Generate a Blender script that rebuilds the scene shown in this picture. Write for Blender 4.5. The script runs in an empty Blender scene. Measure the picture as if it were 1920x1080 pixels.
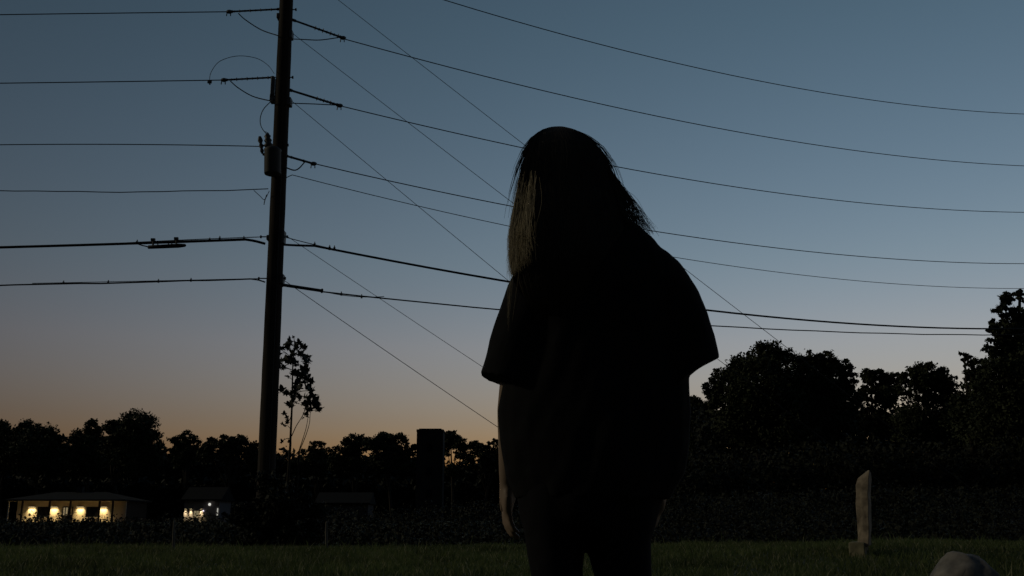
import bpy, bmesh, math, random
import numpy as np
from mathutils import Vector, Matrix

random.seed(7)
rng = np.random.default_rng(11)
scn = bpy.context.scene
COL = scn.collection
R = math.radians

# ------------------------------------------------------------------ camera
F = 1900.0                      # focal length in photo pixels (1920 wide)
PITCH = math.atan(445.0 / F)
CAMZ = 0.66
cam = bpy.data.cameras.new('camera')
cam.sensor_width = 36.0
cam.lens = F / 1920.0 * 36.0
cam.clip_start = 0.05
cam.clip_end = 6000
cam_o = bpy.data.objects.new('camera', cam)
COL.objects.link(cam_o)
cam_o.location = (0, 0, CAMZ)
cam_o.rotation_euler = (math.pi / 2 + PITCH, 0, 0)
scn.camera = cam_o

# ------------------------------------------------------------------ sky, side lamp, exposure
world = bpy.data.worlds.new('World')
scn.world = world
world.use_nodes = True
nt = world.node_tree
sky = nt.nodes.new('ShaderNodeTexSky')
sky.sky_type = 'NISHITA'
sky.sun_disc = False
sky.sun_elevation = R(-4.5)
sky.sun_rotation = R(32)
sky.air_density = 1.2
sky.dust_density = 2.0
sky.ozone_density = 1.6
wb = nt.nodes.new('ShaderNodeMix')          # white balance of the photograph
wb.data_type = 'RGBA'
wb.blend_type = 'MULTIPLY'
wb.inputs['Factor'].default_value = 1.0
# the photograph's colour balance: a touch rosier near the horizon, tealer higher up, all the way round
tcw = nt.nodes.new('ShaderNodeTexCoord'); sxw = nt.nodes.new('ShaderNodeSeparateXYZ')
tint = nt.nodes.new('ShaderNodeValToRGB')
tint.color_ramp.interpolation = 'LINEAR'
for _p, _c in ((0.0, (.80, .70, .67)), (.10, (.85, .72, .67)), (.17, (1.04, .86, .735)), (.25, (.97, .905, .715)), (.46, (.885, .94, .68))):
    _e = tint.color_ramp.elements[0] if _p == 0 else (tint.color_ramp.elements[-1] if _p == .46 else tint.color_ramp.elements.new(_p))
    _e.position = _p
    _e.color = (*_c, 1)
nt.links.new(tcw.outputs['Generated'], sxw.inputs[0]); nt.links.new(sxw.outputs['Z'], tint.inputs[0])
nt.links.new(tint.outputs[0], wb.inputs['B'])
nt.links.new(sky.outputs[0], wb.inputs['A'])
bg = nt.nodes['Background']
nt.links.new(wb.outputs['Result'], bg.inputs[0])
bg.inputs[1].default_value = 0.15

side_lamp = bpy.data.lights.new('side_lamp', 'SUN')  # weak warm light standing in for an unseen lamp on the left
side_lamp.energy = 0.0092
side_lamp.color = (1.0, 0.88, 0.62)
side_lamp.angle = R(3)
side_lamp_o = bpy.data.objects.new('side_lamp', side_lamp)
COL.objects.link(side_lamp_o)
_d = Vector((1.0, -0.06, -0.48)).normalized()     # direction the light travels: from the left
side_lamp_o.rotation_euler = _d.to_track_quat('-Z', 'Y').to_euler()

vs = scn.view_settings
vs.view_transform = 'Standard'
vs.look = 'None'
vs.gamma = 1
vs.exposure = 5.55
vs.use_curve_mapping = False


# ------------------------------------------------------------------ helpers
CP, SP = math.cos(PITCH), math.sin(PITCH)


def ray(px, py):
    u, v = (px - 960) / F, (540 - py) / F
    return Vector((u, CP - v * SP, SP + v * CP))


def at(px, py, Y):
    """world point that stands Y metres in front of the camera along the ground"""
    d = ray(px, py)
    return Vector((0, 0, CAMZ)) + d * (Y / d.y)


def mpp(px, py, Y):
    """metres per photo pixel at that point"""
    return (Y / ray(px, py).y) / F


def tag(o, label=None, cat=None, group=None, kind=None):
    if label: o['label'] = label
    if cat: o['category'] = cat
    if group: o['group'] = group
    if kind: o['kind'] = kind
    return o


def link(o, parent=None):
    COL.objects.link(o)
    if parent is not None:
        o.parent = parent
        o.matrix_parent_inverse = parent.matrix_world.inverted()
    return o


def empty(name, loc=(0, 0, 0)):
    o = bpy.data.objects.new(name, None)
    o.empty_display_size = 0.2
    COL.objects.link(o)
    o.location = loc
    o.matrix_world = Matrix.Translation(loc)
    return o


def mesh_np(name, verts, faces, mat, parent=None, smooth=False):
    """verts (n,3), faces (m,k) numpy arrays with a fixed k"""
    verts = np.asarray(verts, dtype=np.float32)
    faces = np.asarray(faces, dtype=np.int32)
    me = bpy.data.meshes.new(name)
    n, (m, k) = len(verts), faces.shape
    me.vertices.add(n)
    me.vertices.foreach_set('co', verts.ravel())
    me.loops.add(m * k)
    me.loops.foreach_set('vertex_index', faces.ravel())
    me.polygons.add(m)
    me.polygons.foreach_set('loop_start', np.arange(0, m * k, k, dtype=np.int32))
    me.polygons.foreach_set('use_smooth', np.full(m, smooth, dtype=bool))
    me.update(calc_edges=True)
    me.materials.append(mat)
    return link(bpy.data.objects.new(name, me), parent)


class MB:
    """collects shapes into ONE mesh"""
    def __init__(self):
        self.v, self.f = [], []

    def add(self, v, f):
        b = len(self.v)
        self.v += [tuple(p) for p in v]
        self.f += [tuple(i + b for i in q) for q in f]
        return self

    def box(self, lo, hi):
        x0, y0, z0 = lo; x1, y1, z1 = hi
        return self.add([(x0, y0, z0), (x1, y0, z0), (x1, y1, z0), (x0, y1, z0), (x0, y0, z1), (x1, y0, z1), (x1, y1, z1), (x0, y1, z1)],
                        [(0, 3, 2, 1), (4, 5, 6, 7), (0, 1, 5, 4), (1, 2, 6, 5), (2, 3, 7, 6), (3, 0, 4, 7)])

    def tube(self, pts, radii, n=8, cap=True):
        pts = [Vector(p) for p in pts]
        if not hasattr(radii, '__len__'):
            radii = [radii] * len(pts)
        v, f = [], []
        prev = None
        for i, p in enumerate(pts):
            t = (pts[min(i + 1, len(pts) - 1)] - pts[max(i - 1, 0)])
            t = t.normalized() if t.length > 1e-9 else Vector((0, 0, 1))
            if prev is None:
                a = Vector((0, 0, 1)) if abs(t.z) < 0.9 else Vector((1, 0, 0))
                u = t.cross(a).normalized()
            else:
                u = (prev - t * prev.dot(t)).normalized()
            prev = u
            w = t.cross(u)
            for k in range(n):
                a = 2 * math.pi * k / n
                v.append(p + (u * math.cos(a) + w * math.sin(a)) * radii[i])
        for i in range(len(pts) - 1):
            for k in range(n):
                f.append((i * n + k, i * n + (k + 1) % n, (i + 1) * n + (k + 1) % n, (i + 1) * n + k))
        if cap:
            f.append(tuple(range(n - 1, -1, -1)))
            f.append(tuple((len(pts) - 1) * n + k for k in range(n)))
        return self.add(v, f)

    def capsule(self, p0, p1, r0, r1, n=12):
        p0, p1 = Vector(p0), Vector(p1)
        t = (p1 - p0).normalized()
        pts, rr = [], []
        for a in (88, 65, 40, 18):
            pts.append(p0 - t * r0 * math.sin(R(a))); rr.append(max(r0 * math.cos(R(a)), 1e-4))
        pts.append(p0); rr.append(r0)
        pts.append(p1); rr.append(r1)
        for a in (18, 40, 65, 88):
            pts.append(p1 + t * r1 * math.sin(R(a))); rr.append(max(r1 * math.cos(R(a)), 1e-4))
        return self.tube(pts, rr, n)

    def ellipsoid(self, c, r, n=20, m=12, rot=None):
        v, f = [], []
        for i in range(m + 1):
            th = math.pi * i / m
            st = max(math.sin(th), 1e-3)
            for k in range(n):
                a = 2 * math.pi * k / n
                p = Vector((r[0] * st * math.cos(a), r[1] * st * math.sin(a), r[2] * math.cos(th)))
                if rot is not None: p = rot @ p
                v.append(Vector(c) + p)
        for i in range(m):
            for k in range(n):
                f.append((i * n + k, (i + 1) * n + k, (i + 1) * n + (k + 1) % n, i * n + (k + 1) % n))
        f.append(tuple(range(n))); f.append(tuple(m * n + k for k in range(n - 1, -1, -1)))
        return self.add(v, f)

    def rings(self, rings, cap=True):
        n = len(rings[0]); v = [p for r in rings for p in r]; f = []
        for i in range(len(rings) - 1):
            for k in range(n):
                f.append((i * n + k, i * n + (k + 1) % n, (i + 1) * n + (k + 1) % n, (i + 1) * n + k))
        if cap:
            f.append(tuple(range(n - 1, -1, -1))); f.append(tuple((len(rings) - 1) * n + k for k in range(n)))
        return self.add(v, f)

    def build(self, name, mat, parent=None, smooth=False, bevel=0):
        me = bpy.data.meshes.new(name)
        me.from_pydata([tuple(p) for p in self.v], [], self.f)
        bm = bmesh.new(); bm.from_mesh(me)
        bmesh.ops.recalc_face_normals(bm, faces=bm.faces)
        if bevel:
            bmesh.ops.bevel(bm, geom=list(bm.edges), offset=bevel, segments=1, affect='EDGES')
        for q in bm.faces: q.smooth = smooth
        bm.to_mesh(me); bm.free()
        me.materials.append(mat)
        return link(bpy.data.objects.new(name, me), parent)


def catmull(pts, sub=8):
    pts = [Vector(p) for p in pts]
    out = []
    for i in range(len(pts) - 1):
        p0, p1, p2, p3 = pts[max(i - 1, 0)], pts[i], pts[i + 1], pts[min(i + 2, len(pts) - 1)]
        for s in range(sub):
            t = s / sub
            out.append(0.5 * (2 * p1 + (p2 - p0) * t + (2 * p0 - 5 * p1 + 4 * p2 - p3) * t * t + (3 * p1 - p0 - 3 * p2 + p3) * t ** 3))
    out.append(pts[-1])
    return out


def mat(name, col, rough=0.8, var=0.25, scale=6.0, col2=None, metal=0.0, bump=0.0, emit=None, estr=0.0, spec=0.3, stretch=(1, 1, 1), trans=0.0):
    m = bpy.data.materials.new(name)
    m.use_nodes = True
    t = m.node_tree
    b = t.nodes['Principled BSDF']
    b.inputs['Roughness'].default_value = rough
    b.inputs['Metallic'].default_value = metal
    b.inputs['Specular IOR Level'].default_value = spec
    tc = t.nodes.new('ShaderNodeTexCoord')
    mp = t.nodes.new('ShaderNodeMapping')
    mp.inputs['Scale'].default_value = stretch
    t.links.new(tc.outputs['Object'], mp.inputs['Vector'])
    nz = t.nodes.new('ShaderNodeTexNoise')
    nz.inputs['Scale'].default_value = scale
    nz.inputs['Detail'].default_value = 5
    t.links.new(mp.outputs[0], nz.inputs['Vector'])
    cr = t.nodes.new('ShaderNodeValToRGB')
    c2 = col2 or tuple(c * (1 - var) for c in col)
    cr.color_ramp.elements[0].position = 0.3
    cr.color_ramp.elements[1].position = 0.7
    cr.color_ramp.elements[0].color = (*c2, 1)
    cr.color_ramp.elements[1].color = (*[c * (1 + var * 0.4) for c in col], 1)
    t.links.new(nz.outputs['Fac'], cr.inputs[0])
    t.links.new(cr.outputs[0], b.inputs['Base Color'])
    if bump:
        bp = t.nodes.new('ShaderNodeBump')
        bp.inputs['Strength'].default_value = bump
        bp.inputs['Distance'].default_value = 0.02
        t.links.new(nz.outputs['Fac'], bp.inputs['Height'])
        t.links.new(bp.outputs[0], b.inputs['Normal'])
    if emit:
        b.inputs['Emission Color'].default_value = (*emit, 1)
        b.inputs['Emission Strength'].default_value = estr
    return m


M = dict(
    soil=mat('soil_turf', (0.045, 0.055, 0.022), 0.95, 0.4, 3.0, bump=0.4),
    grass=mat('grass_blade', (0.115, 0.145, 0.046), 0.7, 0.55, 0.9),
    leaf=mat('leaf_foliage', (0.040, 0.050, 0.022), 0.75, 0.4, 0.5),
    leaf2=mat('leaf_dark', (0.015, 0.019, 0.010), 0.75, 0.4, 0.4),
    bark=mat('bark', (0.045, 0.038, 0.03), 0.95, 0.45, 3.0, bump=0.6, stretch=(4, 4, 0.7)),
    pole=mat('pole_wood', (0.036, 0.028, 0.022), 0.9, 0.45, 3.0, bump=0.5, stretch=(7, 7, 0.4)),
    iron=mat('galvanised_steel', (0.14, 0.14, 0.14), 0.6, 0.3, 12, metal=0.6),
    poly=mat('insulator_polymer', (0.07, 0.065, 0.065), 0.5, 0.2, 10),
    wire=mat('weathered_conductor', (0.06, 0.06, 0.062), 0.7, 0.2, 4),
    cable=mat('black_cable_sheath', (0.012, 0.012, 0.013), 0.7, 0.2, 4),
    tank=mat('painted_tank', (0.055, 0.058, 0.058), 0.6, 0.2, 5),
    wall=mat('cream_siding', (0.62, 0.53, 0.40), 0.8, 0.12, 1.5),
    wall2=mat('grey_siding', (0.20, 0.18, 0.185), 0.85, 0.12, 1.5),
    trim=mat('white_trim', (0.72, 0.70, 0.66), 0.6, 0.1, 4),
    roof=mat('dark_shingle', (0.005, 0.005, 0.005), 0.95, 0.35, 5, bump=0.3),
    brown=mat('brown_paint_and_shade', (0.03, 0.022, 0.017), 0.8, 0.2, 4),
    glass=mat('window_glass', (0.015, 0.016, 0.02), 0.08, 0.1, 2, spec=0.5),
    warmglass=mat('lit_curtain', (0.5, 0.42, 0.3), 0.9, 0.2, 3, emit=(1.0, 0.8, 0.45), estr=0.0038),
    globe=mat('globe_lamp', (0.8, 0.8, 0.76), 0.4, 0.05, 3, emit=(1.0, 0.98, 0.88), estr=0.0140),
    tubeg=mat('tube_lamp', (0.8, 0.8, 0.76), 0.4, 0.05, 3, emit=(1.0, 0.97, 0.85), estr=0.0082),
    led=mat('small_lamp', (0.8, 0.8, 0.8), 0.4, 0.05, 3, emit=(0.95, 0.85, 1.0), estr=0.0252),
    warmlens=mat('lamp_lens', (0.8, 0.75, 0.6), 0.4, 0.05, 3, emit=(1.0, 0.8, 0.42), estr=0.0315),
    dimwall=mat('dark_boards', (0.075, 0.07, 0.075), 0.9, 0.2, 2),
    paving=mat('porch_concrete', (0.30, 0.28, 0.25), 0.9, 0.2, 2),
    concrete=mat('tower_concrete', (0.032, 0.03, 0.03), 0.95, 0.25, 1.0, bump=0.2),
    stone=mat('weathered_stone', (0.32, 0.265, 0.20), 0.95, 0.45, 9.0, col2=(0.12, 0.10, 0.075), bump=0.8),
    dim_stone=mat('base_stone_shade', (0.20, 0.185, 0.12), 0.95, 0.5, 9.0, bump=0.8),
    stone2=mat('pale_fieldstone', (0.26, 0.24, 0.21), 0.9, 0.45, 7.0, col2=(0.08, 0.075, 0.07), bump=0.8),
    stake=mat('bleached_stake', (0.17, 0.155, 0.135), 0.9, 0.3, 9, stretch=(4, 4, 1)),
    skin=mat('skin', (0.30, 0.22, 0.165), 0.55, 0.12, 8),
    shirt=mat('black_cotton', (0.012, 0.012, 0.013), 0.95, 0.25, 14, bump=0.15, spec=0.1),
    jeans=mat('dark_denim', (0.010, 0.010, 0.012), 0.95, 0.3, 20, bump=0.15, spec=0.1),
    hair=mat('dark_hair', (0.030, 0.022, 0.013), 0.6, 0.4, 14, stretch=(1, 1, 0.15), spec=0.3),
    sheen=mat('hair_sheen', (0.15, 0.115, 0.045), 0.55, 0.4, 18, stretch=(1, 1, 0.15), spec=0.3),
)


_t = M['grass'].node_tree
_tl = _t.nodes.new('ShaderNodeBsdfTranslucent'); _mx = _t.nodes.new('ShaderNodeMixShader'); _mx.inputs[0].default_value = 0.5
_pb = _t.nodes['Principled BSDF']; _out = _t.nodes['Material Output']
_src = _pb.inputs['Base Color'].links[0].from_socket
_geo = _t.nodes.new('ShaderNodeNewGeometry'); _rr = _t.nodes.new('ShaderNodeValToRGB'); _rm = _t.nodes.new('ShaderNodeMix')
_rm.data_type = 'RGBA'                                # every blade its own tone; a few are dry straw
_rr.color_ramp.elements[0].position = 0.82; _rr.color_ramp.elements[1].position = 0.98
_rr.color_ramp.elements[0].color = (0, 0, 0, 1); _rr.color_ramp.elements[1].color = (1, 1, 1, 1)
_t.links.new(_geo.outputs['Random Per Island'], _rr.inputs[0]); _t.links.new(_rr.outputs[0], _rm.inputs['Factor'])
_t.links.new(_src, _rm.inputs['A']); _rm.inputs['B'].default_value = (0.30, 0.28, 0.15, 1)
_src = _rm.outputs['Result']
_t.links.new(_src, _pb.inputs['Base Color'])
_t.links.new(_src, _tl.inputs['Color'])
_t.links.new(_pb.outputs[0], _mx.inputs[1]); _t.links.new(_tl.outputs[0], _mx.inputs[2]); _t.links.new(_mx.outputs[0], _out.inputs['Surface'])


# ------------------------------------------------------------------ ground
def hgt(x, y):
    x = np.asarray(x, dtype=float); y = np.asarray(y, dtype=float)
    ys = [-80, 0, 3, 5, 8, 12, 16, 18, 21, 26, 40, 90, 130, 200, 600, 5000]
    zs = [-.3, -.02, 0.0, .04, .13, .21, .255, .25, .16, -.10, -.40, .2, 1.2, 1.6, 2.0, 2.0]
    b = np.interp(y, ys, zs)
    near = np.exp(-((y - 15) / 7.0) ** 2)
    b = b + near * 0.10 / (1 + np.exp(-(x - 2.5) * 1.1))
    b = b + 0.02 * np.sin(x * 0.9 + 1.3) * np.cos(y * 0.7) * np.exp(-(y / 60) ** 2)
    return b + 0.25 * np.sin(x * 0.03) * np.clip((y - 60) / 100, 0, 1) * np.exp(-(x / 300) ** 2)


def gz(x, y):
    return float(hgt(x, y))


def spread(lim_lo, lim_hi, n, p):
    t = np.linspace(-1, 1, n)
    s = np.sign(t) * np.abs(t) ** p
    return np.where(s < 0, s * lim_lo, s * lim_hi)


gx = spread(2500, 2500, 161, 3.6)
gy = np.concatenate([np.linspace(-80, 0, 16)[:-1], np.linspace(0, 30, 61)[:-1], 30 + (np.linspace(0, 1, 70) ** 2.6) * 4000])
XX, YY = np.meshgrid(gx, gy)
gv = np.stack([XX.ravel(), YY.ravel(), hgt(XX, YY).ravel()], 1)
nx_ = len(gx); ii = np.arange(len(gy) - 1)[:, None] * nx_ + np.arange(nx_ - 1)[None, :]
gf = np.stack([ii, ii + 1, ii + 1 + nx_, ii + nx_], -1).reshape(-1, 4)
tag(mesh_np('ground', gv, gf, M['soil'], smooth=True), kind='structure')


# ------------------------------------------------------------------ leaf clouds
def leaf_mesh(cent, size, r=rng, flat=0.0, aspect=1.6):
    """one diamond face per leaf; cent (n,3); size (n,)"""
    n = len(cent)
    a = r.normal(size=(n, 3)); a[:, 2] *= (1 - flat); a /= np.linalg.norm(a, axis=1)[:, None]
    b = r.normal(size=(n, 3)); b -= a * (a * b).sum(1)[:, None]; b /= np.linalg.norm(b, axis=1)[:, None]
    l = size[:, None] * 0.5
    a = a * l; b = b * l / aspect * (0.7 + 0.6 * r.random((n, 1)))
    off = 0.25 * a
    v = np.stack([cent - a, cent + b - off, cent + a, cent - b - off], 1).reshape(-1, 3)
    return v, np.arange(4 * n).reshape(n, 4)


def crown_points(blobs, n, clump=0.36, per=22, r=rng, fill=0.25):
    """leaf centres gathered in clumps on and in a set of spheres (centre, radius)"""
    w = np.array([b[1] ** 2 for b in blobs]); w = w / w.sum()
    nc = max(12, n // per)
    idx = r.choice(len(blobs), nc, p=w)
    C = np.array([list(b[0]) for b in blobs]); Rr = np.array([b[1] for b in blobs])
    d = r.normal(size=(nc, 3)); d /= np.linalg.norm(d, axis=1)[:, None]
    rad = np.where(r.random(nc) < fill, r.random(nc) ** 0.5 * 0.75, 0.72 + 0.24 * r.random(nc))
    cc = C[idx] + d * (Rr[idx] * rad)[:, None]
    cr = np.clip(Rr[idx] * clump * (0.45 + 0.8 * r.random(nc)), 0.1, 3)
    k = r.integers(0, nc, n)
    e = np.clip(r.standard_t(6, size=(n, 3)), -2.1, 2.1) * 0.46
    e[:, 2] *= 0.62
    return cc[k] + e * cr[k][:, None]


def tree(name, label, Y, blobs_px, n, leaf, base_px, group, trunk_r=0.3, m='leaf', depth=1.0, lean=0.0, per=60, clump=0.40):
    """blobs_px: (px, py, radius_px) as seen in the photograph at the tree's distance"""
    blobs = []
    for i, (px, py, rp) in enumerate(blobs_px):
        dy = random.uniform(-0.5, 0.5) * rp * mpp(px, py, Y) * depth
        blobs.append((at(px, py, Y + dy), rp * mpp(px, py, Y)))
    bx = at(base_px, 985, Y).x
    g = gz(bx, Y)
    root = empty(name, (bx, Y, g))
    tag(root, label, 'tree', group)
    n = int(n * 3.4); leaf = leaf * .60
    pts = crown_points(blobs, n, per=per, clump=clump)
    v, f = leaf_mesh(pts, leaf * np.clip(rng.lognormal(0, .38, len(pts)), .4, 2.2))
    mesh_np('crown', v, f, M[m], root)
    top = max(blobs, key=lambda b: b[0].z)
    mb = MB()
    p0 = Vector((bx, Y, g - 0.1)); p2 = top[0]
    p1 = p0.lerp(p2, 0.45) + Vector((lean, 0, 0))
    tr = catmull([p0, p1, p2], 6)
    mb.tube(tr, [trunk_r * (1.25 if i == 0 else 1) * (1 - 0.8 * i / (len(tr) - 1)) for i in range(len(tr))], 9)
    for b in blobs:
        if b is top: continue
        s = tr[min(len(tr) - 2, max(3, int(len(tr) * random.uniform(0.35, 0.65))))]
        if s.z > b[0].z: s = tr[3]
        mid = s.lerp(b[0], 0.5) + Vector((0, 0, 0.12 * (b[0] - s).length))
        br = catmull([s, mid, b[0]], 4)
        mb.tube(br, [trunk_r * 0.42 * (1 - 0.8 * i / (len(br) - 1)) for i in range(len(br))], 6)
    for b in blobs:                                   # twigs reaching to the crown's edge
        for k in range(7):
            d = Vector((random.gauss(0, 1), random.gauss(0, 1), random.gauss(.45, .7))).normalized()
            e = b[0] + d * b[1] * random.uniform(.85, 1.15)
            mid = b[0].lerp(e, .55) + Vector((random.gauss(0, .08), random.gauss(0, .08), random.gauss(0, .08))) * b[1]
            mb.tube([b[0], mid, e], [trunk_r * .13, trunk_r * .09, trunk_r * .03], 4)
    mb.build('trunk', M['bark'], root, smooth=True)
    return root


# far row behind the houses, about 165 m away
FAR = 'trees along the far edge of the field'
tree('broadleaf_tree', 'dark tree cut by the left picture edge, top of the far tree row', 166, [(-15, 835, 42), (20, 850, 40), (-5, 815, 26), (25, 822, 22)], 5200, .62, 0, FAR)
tree('broadleaf_tree', 'bumpy broad tree second from the left edge in far tree row', 164, [(55, 812, 24), (85, 825, 28), (108, 838, 22), (60, 850, 40), (98, 860, 36)], 5600, .6, 75, FAR)
tree('broadleaf_tree', 'narrow tree with pointed tip left of the tall round tree', 168, [(172, 800, 14), (178, 818, 18), (150, 826, 22), (165, 850, 32), (140, 860, 24)], 4600, .55, 160, FAR)
tree('broadleaf_tree', 'tallest round-headed tree in the far row above the lit house', 160, [(258, 805, 34), (232, 815, 28), (210, 800, 15), (278, 830, 25), (212, 840, 22), (245, 850, 38), (290, 858, 18)], 8200, .55, 238, FAR, trunk_r=.42, lean=-1.2)
tree('broadleaf_tree', 'small loose tree right of the tall round tree in far row', 170, [(352, 822, 15), (332, 832, 15), (362, 838, 16), (322, 848, 12), (345, 855, 22)], 3000, .5, 345, FAR)
tree('broadleaf_tree', 'flat umbrella-shaped tree just left of the utility pole', 166, [(400, 838, 18), (425, 832, 17), (448, 834, 17), (470, 845, 16), (385, 852, 16), (430, 852, 18), (480, 862, 16), (500, 866, 18)], 5200, .5, 432, FAR)
tree('broadleaf_tree', 'low rounded tree right of the leafy sapling', 168, [(595, 842, 15), (580, 855, 16), (612, 858, 17), (560, 872, 16), (595, 872, 22)], 3300, .5, 592, FAR)
tree('broadleaf_tree', 'tree with stepped top between low rounded tree and broad dome', 164, [(658, 832, 17), (640, 850, 15), (680, 832, 16), (628, 868, 16), (665, 865, 22)], 3700, .5, 655, FAR)
tree('broadleaf_tree', 'broad dome-topped tree left of the flat-topped tower', 162, [(722, 826, 17), (748, 830, 18), (700, 836, 16), (768, 842, 14), (735, 852, 22), (712, 866, 18), (762, 870, 14)], 5200, .5, 735, FAR)
tree('broadleaf_tree', 'airy tree touching the right side of the flat-topped tower', 158, [(845, 824, 16), (862, 832, 13), (838, 842, 12), (868, 850, 14), (846, 880, 13)], 2800, .48, 850, FAR)
tree('broadleaf_tree', 'sparse low tree beside the figure\'s left arm', 164, [(890, 838, 14), (905, 846, 14), (925, 834, 12), (918, 862, 16), (884, 866, 12), (945, 850, 18)], 3400, .48, 905, FAR)
tree('broadleaf_tree', 'dark tree peeking out under the figure\'s right sleeve', 120, [(1300, 772, 26), (1322, 782, 24), (1270, 780, 30), (1310, 812, 36)], 4600, .5, 1300, FAR)

# nearer trees on the right, about 80 m away
NEAR = 'big trees on the right'
tree('maple_tree', 'wide black tree with highest bump right of the figure', 82,
     [(1432, 672, 30), (1460, 662, 22), (1395, 692, 32), (1360, 712, 26), (1342, 728, 20), (1335, 752, 16), (1420, 730, 62), (1475, 700, 40), (1385, 770, 55), (1460, 790, 70)],
     15000, .34, 1425, NEAR, trunk_r=.45, clump=.36)
tree('maple_tree', 'round tree joined to the right flank of the widest tree', 84,
     [(1518, 678, 22), (1552, 682, 22), (1580, 688, 20), (1595, 706, 16), (1540, 720, 44), (1582, 745, 30), (1545, 790, 60), (1510, 740, 40)],
     11500, .34, 1545, NEAR, trunk_r=.4, clump=.36)
tree('maple_tree', 'thin tree with see-through lower branches in the right-hand row', 92,
     [(1632, 706, 16), (1652, 708, 15), (1675, 712, 16), (1622, 738, 16), (1660, 740, 24), (1640, 790, 30)], 4600, .34, 1648, NEAR, clump=.38)
tree('maple_tree', 'domed tree between thin tree and tall tree at right edge', 88,
     [(1735, 702, 24), (1760, 706, 22), (1708, 706, 18), (1775, 722, 20), (1695, 728, 18), (1740, 735, 30), (1780, 750, 22), (1715, 800, 40), (1770, 810, 40)], 8600, .34, 1740, NEAR, clump=.37)
tree('maple_tree', 'dark shouldered tree leaning against the tall right-edge tree', 76,
     [(1822, 676, 13), (1808, 668, 9), (1838, 690, 17), (1812, 700, 10), (1830, 722, 24), (1822, 760, 34), (1850, 800, 55)], 7000, .32, 1835, NEAR, clump=.38)
tree('maple_tree', 'tallest tree with twin tips at the right picture edge', 72,
     [(1884, 560, 14), (1912, 556, 13), (1878, 585, 15), (1905, 590, 18), (1866, 612, 15), (1890, 625, 26), (1925, 610, 30), (1868, 652, 20), (1900, 672, 40), (1880, 720, 48), (1940, 700, 60), (1900, 790, 75)],
     15000, .32, 1900, NEAR, trunk_r=.45, clump=.36)


def mass(name, label, cat, boxes, leaf, m='leaf2', amp=1.0):
    """dense unpickable vegetation: list of (px0, px1, Y, dY, top_px list, n)"""
    allp = []
    szs = []
    for bx in boxes:
        (p0, p1, Y, dY, tops, n) = bx[:6]
        szs.append(np.full(n, bx[6] if len(bx) > 6 else leaf))
        px = p0 + (p1 - p0) * rng.random(n)
        y = Y + dY * (rng.random(n) - 0.5)
        tp = np.interp(px, np.linspace(p0, p1, len(tops)), tops)
        z0 = CAMZ + (985 - tp) / F * Y * 1.0
        x = (px - 960) / F * y / CP * (1.0)
        x = (px - 960) / F * y * 1.03
        top = z0 * (1 + amp * (0.09 * np.sin(px * 0.11 + y) + 0.07 * np.sin(px * 0.047 + 2 * y) + 0.05 * rng.normal(size=n)))
        g = hgt(x, y)
        t = rng.random(n) ** 0.75
        allp.append(np.stack([x, y, g + (top - g) * t], 1))
    P = np.concatenate(allp)
    v, f = leaf_mesh(P, np.concatenate(szs) * (0.6 + 0.8 * rng.random(len(P))))
    return tag(mesh_np(name, v, f, M[m]), label, cat, kind='stuff')


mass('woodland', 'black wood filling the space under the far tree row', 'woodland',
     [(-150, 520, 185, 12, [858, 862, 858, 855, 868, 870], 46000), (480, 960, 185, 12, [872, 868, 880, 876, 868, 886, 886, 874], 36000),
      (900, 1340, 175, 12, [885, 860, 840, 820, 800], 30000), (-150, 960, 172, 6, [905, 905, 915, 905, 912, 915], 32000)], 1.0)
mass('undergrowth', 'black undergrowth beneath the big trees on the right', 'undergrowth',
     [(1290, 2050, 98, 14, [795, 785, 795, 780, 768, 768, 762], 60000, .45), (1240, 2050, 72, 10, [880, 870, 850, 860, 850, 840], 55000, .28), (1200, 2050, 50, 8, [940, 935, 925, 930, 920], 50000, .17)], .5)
mass('scrub', 'black strip of scrub behind the lit grass', 'scrub',
     [(-120, 2040, 34, 5, [977, 979, 976, 980, 974, 962, 968, 950, 966, 962, 955, 945, 958, 950, 960, 948], 80000), (-120, 2040, 25, 4, [990, 988, 985, 984, 985, 984], 34000)], .085, amp=1.7)


# ------------------------------------------------------------------ flat-topped tower
def tower():
    Y = 150
    c = at(805, 985, Y); g = gz(c.x, Y)
    top = at(805, 806, Y).z
    h = 24.5 * mpp(805, 850, Y)
    root = tag(empty('tower', (c.x, Y, g)), 'black square flat-topped tower rising above the far tree row', 'tower')
    MB().box((c.x - h, Y - h, g - .2), (c.x + h, Y + h, top - .45)).build('shaft', M['concrete'], root)
    MB().box((c.x - h - .05, Y - h - .05, top - .45), (c.x + h + .05, Y + h + .05, top - .1)).build('cornice', M['concrete'], root)
    MB().box((c.x - h + .3, Y - h + .3, top - .1), (c.x + h - .3, Y + h - .3, top + .05)).build('roof', M['roof'], root)
    for k in range(3):
        z = g + 3.2 + 3.2 * k
        w = MB().box((c.x - .5, Y - h - .03, z), (c.x + .5, Y - h - .004, z + 1.3)).build('window', M['brown'], root)
        MB().box((c.x - .42, Y - h - .045, z + .08), (c.x + .42, Y - h - .032, z + 1.22)).build('pane', M['glass'], w)


tower()


# ------------------------------------------------------------------ houses
def area_lamp(name, loc, sx, sy, power, color, parent, spread=110):
    l = bpy.data.lights.new(name, 'AREA')
    l.shape = 'RECTANGLE'; l.size = sx; l.size_y = sy
    l.energy = power; l.color = color; l.spread = R(spread)
    o = bpy.data.objects.new(name, l)
    COL.objects.link(o)
    o.location = loc
    o.parent = parent
    o.matrix_parent_inverse = parent.matrix_world.inverted()
    return o


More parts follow.
